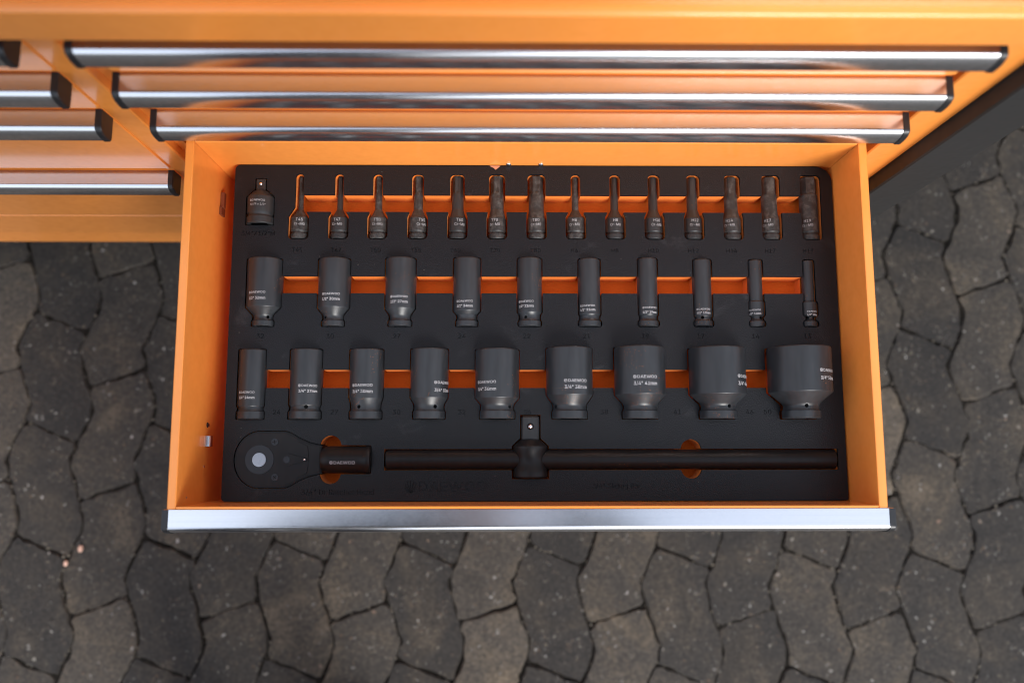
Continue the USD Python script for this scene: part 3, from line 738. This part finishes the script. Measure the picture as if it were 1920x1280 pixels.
pockets.append(pill(-0.2132, -0.1880, -0.0393, 0.0173))

# sliding bar with its square drive
BY, BR_ = -0.0112, 0.0116
zb = ZT - 0.0085
t = thing('sliding_bar', 'long dark brown black steel tee bar with sliding square drive, front of the tray', 'sliding bar', (0, 0, 0))
br = lathe([(BR_ - 0.0014, 0), (BR_, 0.0014), (BR_, 0.5336), (BR_ - 0.0014, 0.535)], 40).rotate([0, 0, -90]).translate([-0.1365, BY, zb - 0.0])
obj('bar', tm(br), 'dark_steel', t, smooth=35)
sp = [(0.0190, 0), (0.0204, 0.0014), (0.0205, 0.0050)] + [(0.0205 - 0.0027 * math.sin(math.pi * u) ** 1.3, 0.006 + 0.028 * u) for u in np.linspace(0.05, 0.95, 10)] + [(0.0207, 0.0352), (0.0208, 0.0368), (0.0203, 0.0376), (0.0125, 0.0445), (0.0105, 0.0448)]
sl = lathe(sp, 56).translate([0.0348, -0.0326, zb])
sd = obj('slider', tm(sl), 'dark_steel', t, smooth=35)
sqd = bbox(0.0348 - 0.0104, 0.0348 + 0.0104, 0.0110, 0.0400, zb - 0.0104, zb + 0.0104, 0.0018)
dq = obj('square_drive', tm(sqd - Manifold.sphere(0.0042, 24).translate([0.0348, 0.0275, zb + 0.0112])), 'clean_steel', t, smooth=30)
obj('detent_ball', tm(Manifold.sphere(0.0032, 28).translate([0.0348, 0.0275, zb + 0.0095])), 'chrome', dq)
pockets.append(sbox(-0.1365 - 0.0012, BY - BR_ - 0.0008, 0.3985 + 0.0012, BY + BR_ + 0.0008).buffer(0.002).buffer(-0.002))
pockets.append(pocket_outline([(0.0206, 0), (0.0206, 0.0372), (0.0125, 0.0445), (0.0108, 0.0450), (0.0108, 0.0726)], -0.0326, 0.0348, 0.0014))
pockets.append(pill(0.2126, 0.2374, -0.0338, 0.0124))

# finger channels between the tools
channels = [sbox(-0.2455, 0.2888, 0.3800, 0.3105), sbox(-0.2800, 0.1877, 0.3760, 0.2088), sbox(-0.2900, 0.0733, 0.3350, 0.0950)]
cut = unary_union(pockets + channels).buffer(0.0006).buffer(-0.0006).simplify(0.00008)
FX0, FX1, FY0, FY1 = -0.3266, 0.4096, -0.0592, 0.3478
outline = sbox(FX0, FY0, FX1, FY1)
def round_corner(p, x, y, r, sx, sy):
    return p.difference(sbox(min(x, x + sx * r), min(y, y + sy * r), max(x, x + sx * r), max(y, y + sy * r)).difference(Point(x + sx * r, y + sy * r).buffer(r, 16)))
outline = round_corner(outline, FX0, FY1, 0.006, 1, -1)
outline = round_corner(outline, FX1, FY1, 0.020, -1, -1)
outline = round_corner(outline, FX0, FY0, 0.005, 1, 1)
outline = round_corner(outline, FX1, FY0, 0.003, -1, 1)
skin = outline.difference(cut)

def place(s, x, y, h, centred=True):
    p = text_poly(s, h)
    x0, y0, x1, y1 = p.bounds
    return affinity.translate(p, x - ((x0 + x1) / 2 if centred else x0), y - h / 2)
for (nm, *_), x in zip(bits, (-0.2479, -0.2007, -0.1528, -0.1036, -0.0556, -0.0075, 0.0419, 0.0894, 0.139, 0.186, 0.235, 0.2822, 0.3294, 0.376)):
    labels.append(place(nm, x, 0.2410, 0.0050))
for s, x in zip(sockets2, (-0.2883, -0.2049, -0.1251, -0.0468, 0.0311, 0.103, 0.1738, 0.2409, 0.3074, 0.3702)):
    labels.append(place(s[0], x, 0.1356, 0.0056))
for s, x in zip(sockets3, (-0.2654, -0.1974, -0.1238, -0.0465, 0.0310, 0.1228, 0.21, 0.2965, 0.3180)):
    labels.append(place(s[0], x, 0.0448, 0.0056))
labels.append(place('3/4"X1/2"M', -0.2955, 0.2618, 0.0052))
labels.append(place('3/4" Dr Ratchet Head', -0.1908, -0.0485, 0.0062))
labels.append(place('3/4" Sliding Bar', 0.1356, -0.0418, 0.0056))
wm = word_mark(0.0955)
labels.append(affinity.translate(wm, -0.1127, -0.0425))
text = unary_union(labels).intersection(skin.buffer(-0.0006))
upper = extrude(skin.difference(text), ZT - 0.0011, ZT)
lower = extrude(skin, ZT - 0.0040, ZT - 0.0011 + 1e-6)
tray = thing('foam_tray', 'black faced orange foam tool tray with cut pockets lying in the open drawer', 'foam tray', (0, 0, 0))
obj('black_skin', tm(upper + lower), 'black_foam', tray, smooth=False)
obj('orange_core', tm(extrude(skin, ZT - DEP, ZT - 0.0040)), 'orange_foam', tray, smooth=False)
base = extrude(outline, ZF + 0.0008, ZT - DEP - 0.00002)
for cx, ya, yb, za, Rm in beds:      # cradles under the tools
    base = base + (bbox(cx - Rm * 0.75, cx + Rm * 0.75, ya, yb, ZT - DEP - 0.001, za - Rm * 0.25) - cyl(Rm + 0.0003, 0.3, 32).rotate([-90, 0, 0]).translate([cx, ya - 0.1, za]))
obj('base_layer', tm(base), 'orange_foam', tray, smooth=False)

fk = Polygon([(-0.0142, 0.3478), (-0.0010, 0.3478), (-0.0022, 0.3462), (-0.0068, 0.3425), (-0.0098, 0.3452), (-0.0128, 0.3464)])
obj('paint_flake', tm(extrude(fk, ZT + 0.0002, ZT + 0.0006)), 'chipped_primer', od)

paint('pale_pebble', (0.50, 0.30, 0.22), 0.5, fleck=0.3)
for k, (px, py, r, lab) in enumerate(((-0.7913, -0.1827, 0.0066, 'pinkish pale pebble on the paving, the larger of two near the left edge'), (-0.8173, -0.2099, 0.0054, 'small whitish pebble on the paving, the lower of two near the left edge'))):
    st = trimesh.creation.icosphere(3, 1.0)
    st.vertices *= 1 + 0.35 * (meshkit.noise(st.vertices * 1.7 + 5 * k, 3)[:, None] - 0.5)
    st.vertices *= np.array([0.7, 1.0, 0.5]) * r
    pb = obj('pebble', trimesh.Trimesh(st.vertices + [px, py, 0.0005 + r * 0.42], st.faces, process=False), 'pale_pebble', None, smooth=True)
    tag(pb, lab, 'pebble', None)

# ---------------------------------------------------------------- the photographer, just outside the frame, shading and mirrored in the pulls
paint('skin', (0.52, 0.30, 0.21), 0.45); paint('hair', (0.035, 0.024, 0.017), 0.5); paint('dark_jacket', (0.022, 0.024, 0.030), 0.85, ior=0.2)
paint('dark_denim', (0.020, 0.026, 0.042), 0.85, ior=0.2); paint('shoe_leather', (0.02, 0.018, 0.016), 0.5)
def limb(*pr):
    """Hulls of spheres along (point, radius) joints."""
    b = [Manifold.sphere(r, 20).translate(list(map(float, p))) for p, r in pr]
    return Manifold.batch_boolean([Manifold.batch_hull([b[i], b[i + 1]]) for i in range(len(b) - 1)], m3.OpType.Add)
def soft(m, edge, n=10):
    t = tm(m.refine_to_length(edge)); t.merge_vertices()
    trimesh.smoothing.filter_taubin(t, lamb=0.5, nu=0.53, iterations=n)
    return t
def mirror(f): return f(1) + f(-1)
LX = -.38
leg = lambda s, e: limb(((LX + s * .095, -.62, .95), .092 + e), ((LX + s * .105, -.575, .52), .058 + e), ((LX + s * .11, -.60, .36), .055 + e * 1.3), ((LX + s * .115, -.625, .10), .038 + e * 2.2))
SH, EL = (.18, -.265, 1.545), (.325, -.200, 1.395)
FA, WR = (.255, -.165, 1.475), (.125, -.115, 1.605)
CX = -.13
def sx(p, s): return (s * p[0] + CX * {.18: 1.0, .325: .75, .255: .4, .125: 0.0}[p[0]], p[1], p[2])
arm = lambda s, e: limb((sx(SH, s), .055 + e), (sx(EL, s), .042 + e), (sx(FA, s), .040 + e), (sx(WR, s), .026 + e))
spine = [(LX, -.60, .98), (-.33, -.50, 1.18), (-.18, -.345, 1.41)]
def slab(js, r, w):
    return Manifold.batch_hull([Manifold.sphere(r, 20).translate([x + s * w, y, z]) for s in (-1, 1) for x, y, z in js])
torso = lambda e: (slab(spine[:2], .100 + e, .085) + slab(spine[1:], .098 + e, .088)
                   + Manifold.batch_hull([Manifold.sphere(.095 + e, 20).translate([spine[2][0] + s * .09, *spine[2][1:]]) for s in (-1, 1)] + [Manifold.sphere(.062 + e, 20).translate([CX + s * .165, -.27, 1.545]) for s in (-1, 1)] + [Manifold.sphere(.055 + e, 20).translate([CX * .9, -.235, 1.59])]))
def hand(s):
    w = np.array([s * .118, -.105, 1.615])
    m = Manifold.batch_hull([Manifold.sphere(r, 16).translate(list(map(float, p))) for p, r in ((w, .024), ((s * .092, -.055, 1.640), .014), ((s * .088, -.015, 1.668), .013), ((s * .100, -.075, 1.685), .014))])
    for k, (L, rr) in enumerate(((.9, .0085), (1.0, .009), (.95, .0088), (.75, .0078))):
        a = np.array([s * .090, -.055 + .013 * k, 1.642 + .009 * k]); b = a + np.array([-s * .012, .034, .004]) * L; c = b + np.array([-s * .026, .006, .002]) * L; d = c + np.array([-s * .018, -.008, 0]) * L
        m += limb((a, rr + .001), (b, rr), (c, rr * .95), (d, rr * .85))
    m += limb((w + [0, .01, .02], .014), ((s * .080, -.088, 1.672), .011), ((s * .055, -.075, 1.684), .0095))
    return m
hc = np.array([-.05, -.105, 1.790])                       # head, tipped forward to look down at the camera's screen
fwd = np.array([0, .42, -.9075]); upv = np.array([0, .9075, .42])
def hp(a, b, c): return list(map(float, hc + np.array([a, 0, 0]) + fwd * b + upv * c))
head_m = Manifold.batch_hull([Manifold.sphere(r, 24).translate(hp(*p)) for p, r in (((0, -.015, .035), .082), ((0, .015, .020), .076), ((0, .045, -.075), .034), ((.03, .01, -.06), .04), ((-.03, .01, -.06), .04))])
head_m += limb((hp(0, .088, .018), .009), (hp(0, .105, -.018), .013)) + limb((hp(-.02, .078, -.055), .0085), (hp(.02, .078, -.055), .0085))
for s in (-1, 1):
    head_m += Manifold.sphere(.011, 14).translate(hp(s * .031, .080, .016)) + Manifold.sphere(.02, 16).scale([.4, 1, 1.5]).translate(hp(s * .078, -.01, -.005))
neck = limb(((CX * .85, -.245, 1.58), .060), (hp(0, -.035, -.06), .055))
pers = thing('person', 'person in dark jacket and jeans leaning over the open drawer holding a camera', 'person')
body = torso(0) + mirror(lambda s: leg(s, 0)) + mirror(lambda s: arm(s, 0)) + neck + head_m + mirror(hand)
obj('body', soft(body, .012, 6), 'skin', pers, smooth=True)
obj('hair', soft(Manifold.batch_hull([Manifold.sphere(.084, 24).translate(hp(0, -.022, .042)), Manifold.sphere(.075, 20).translate(hp(0, -.04, -.005)), Manifold.sphere(.070, 20).translate(hp(0, .018, .055))]), .014, 4), 'hair', pers, smooth=True)
obj('jacket', soft(torso(.016) + mirror(lambda s: limb((sx(SH, s), .076), (sx(EL, s), .060), (sx(FA, s), .055), ((s * .150, -.127, 1.578), .040))), .02, 6), 'dark_jacket', pers, smooth=True)
obj('trousers', soft(mirror(lambda s: leg(s, .014)) + limb(((LX - .08, -.61, .97), .116), ((LX + .08, -.61, .97), .116)), .02, 6), 'dark_denim', pers, smooth=True)
for s in (-1, 1):
    sh = Manifold.batch_hull([Manifold.sphere(r, 20).scale([1, 1, k]).translate([LX + s * x, y, z]) for x, y, z, r, k in ((.115, -.655, .045, .042, 1), (.125, -.535, .035, .045, .75), (.13, -.495, .028, .036, .75), (.116, -.62, .09, .045, 1))])
    obj('shoe', soft(sh.trim_by_plane([0, 0, 1], 0.001), .015, 3), 'shoe_leather', pers, smooth=40)
kam = thing('hand_held_camera', 'black camera held pointing down over the drawer', 'camera')
cb = bbox(-.068, .068, -.085, .015, 1.640, 1.690, .006).rotate([0, 0, 0])
obj('camera_body', tm(cb), 'black_plastic', kam)
obj('lens_barrel', tm(cyl(.036, .032, 48).translate([0, -.006, 1.609])), 'black_plastic', kam)
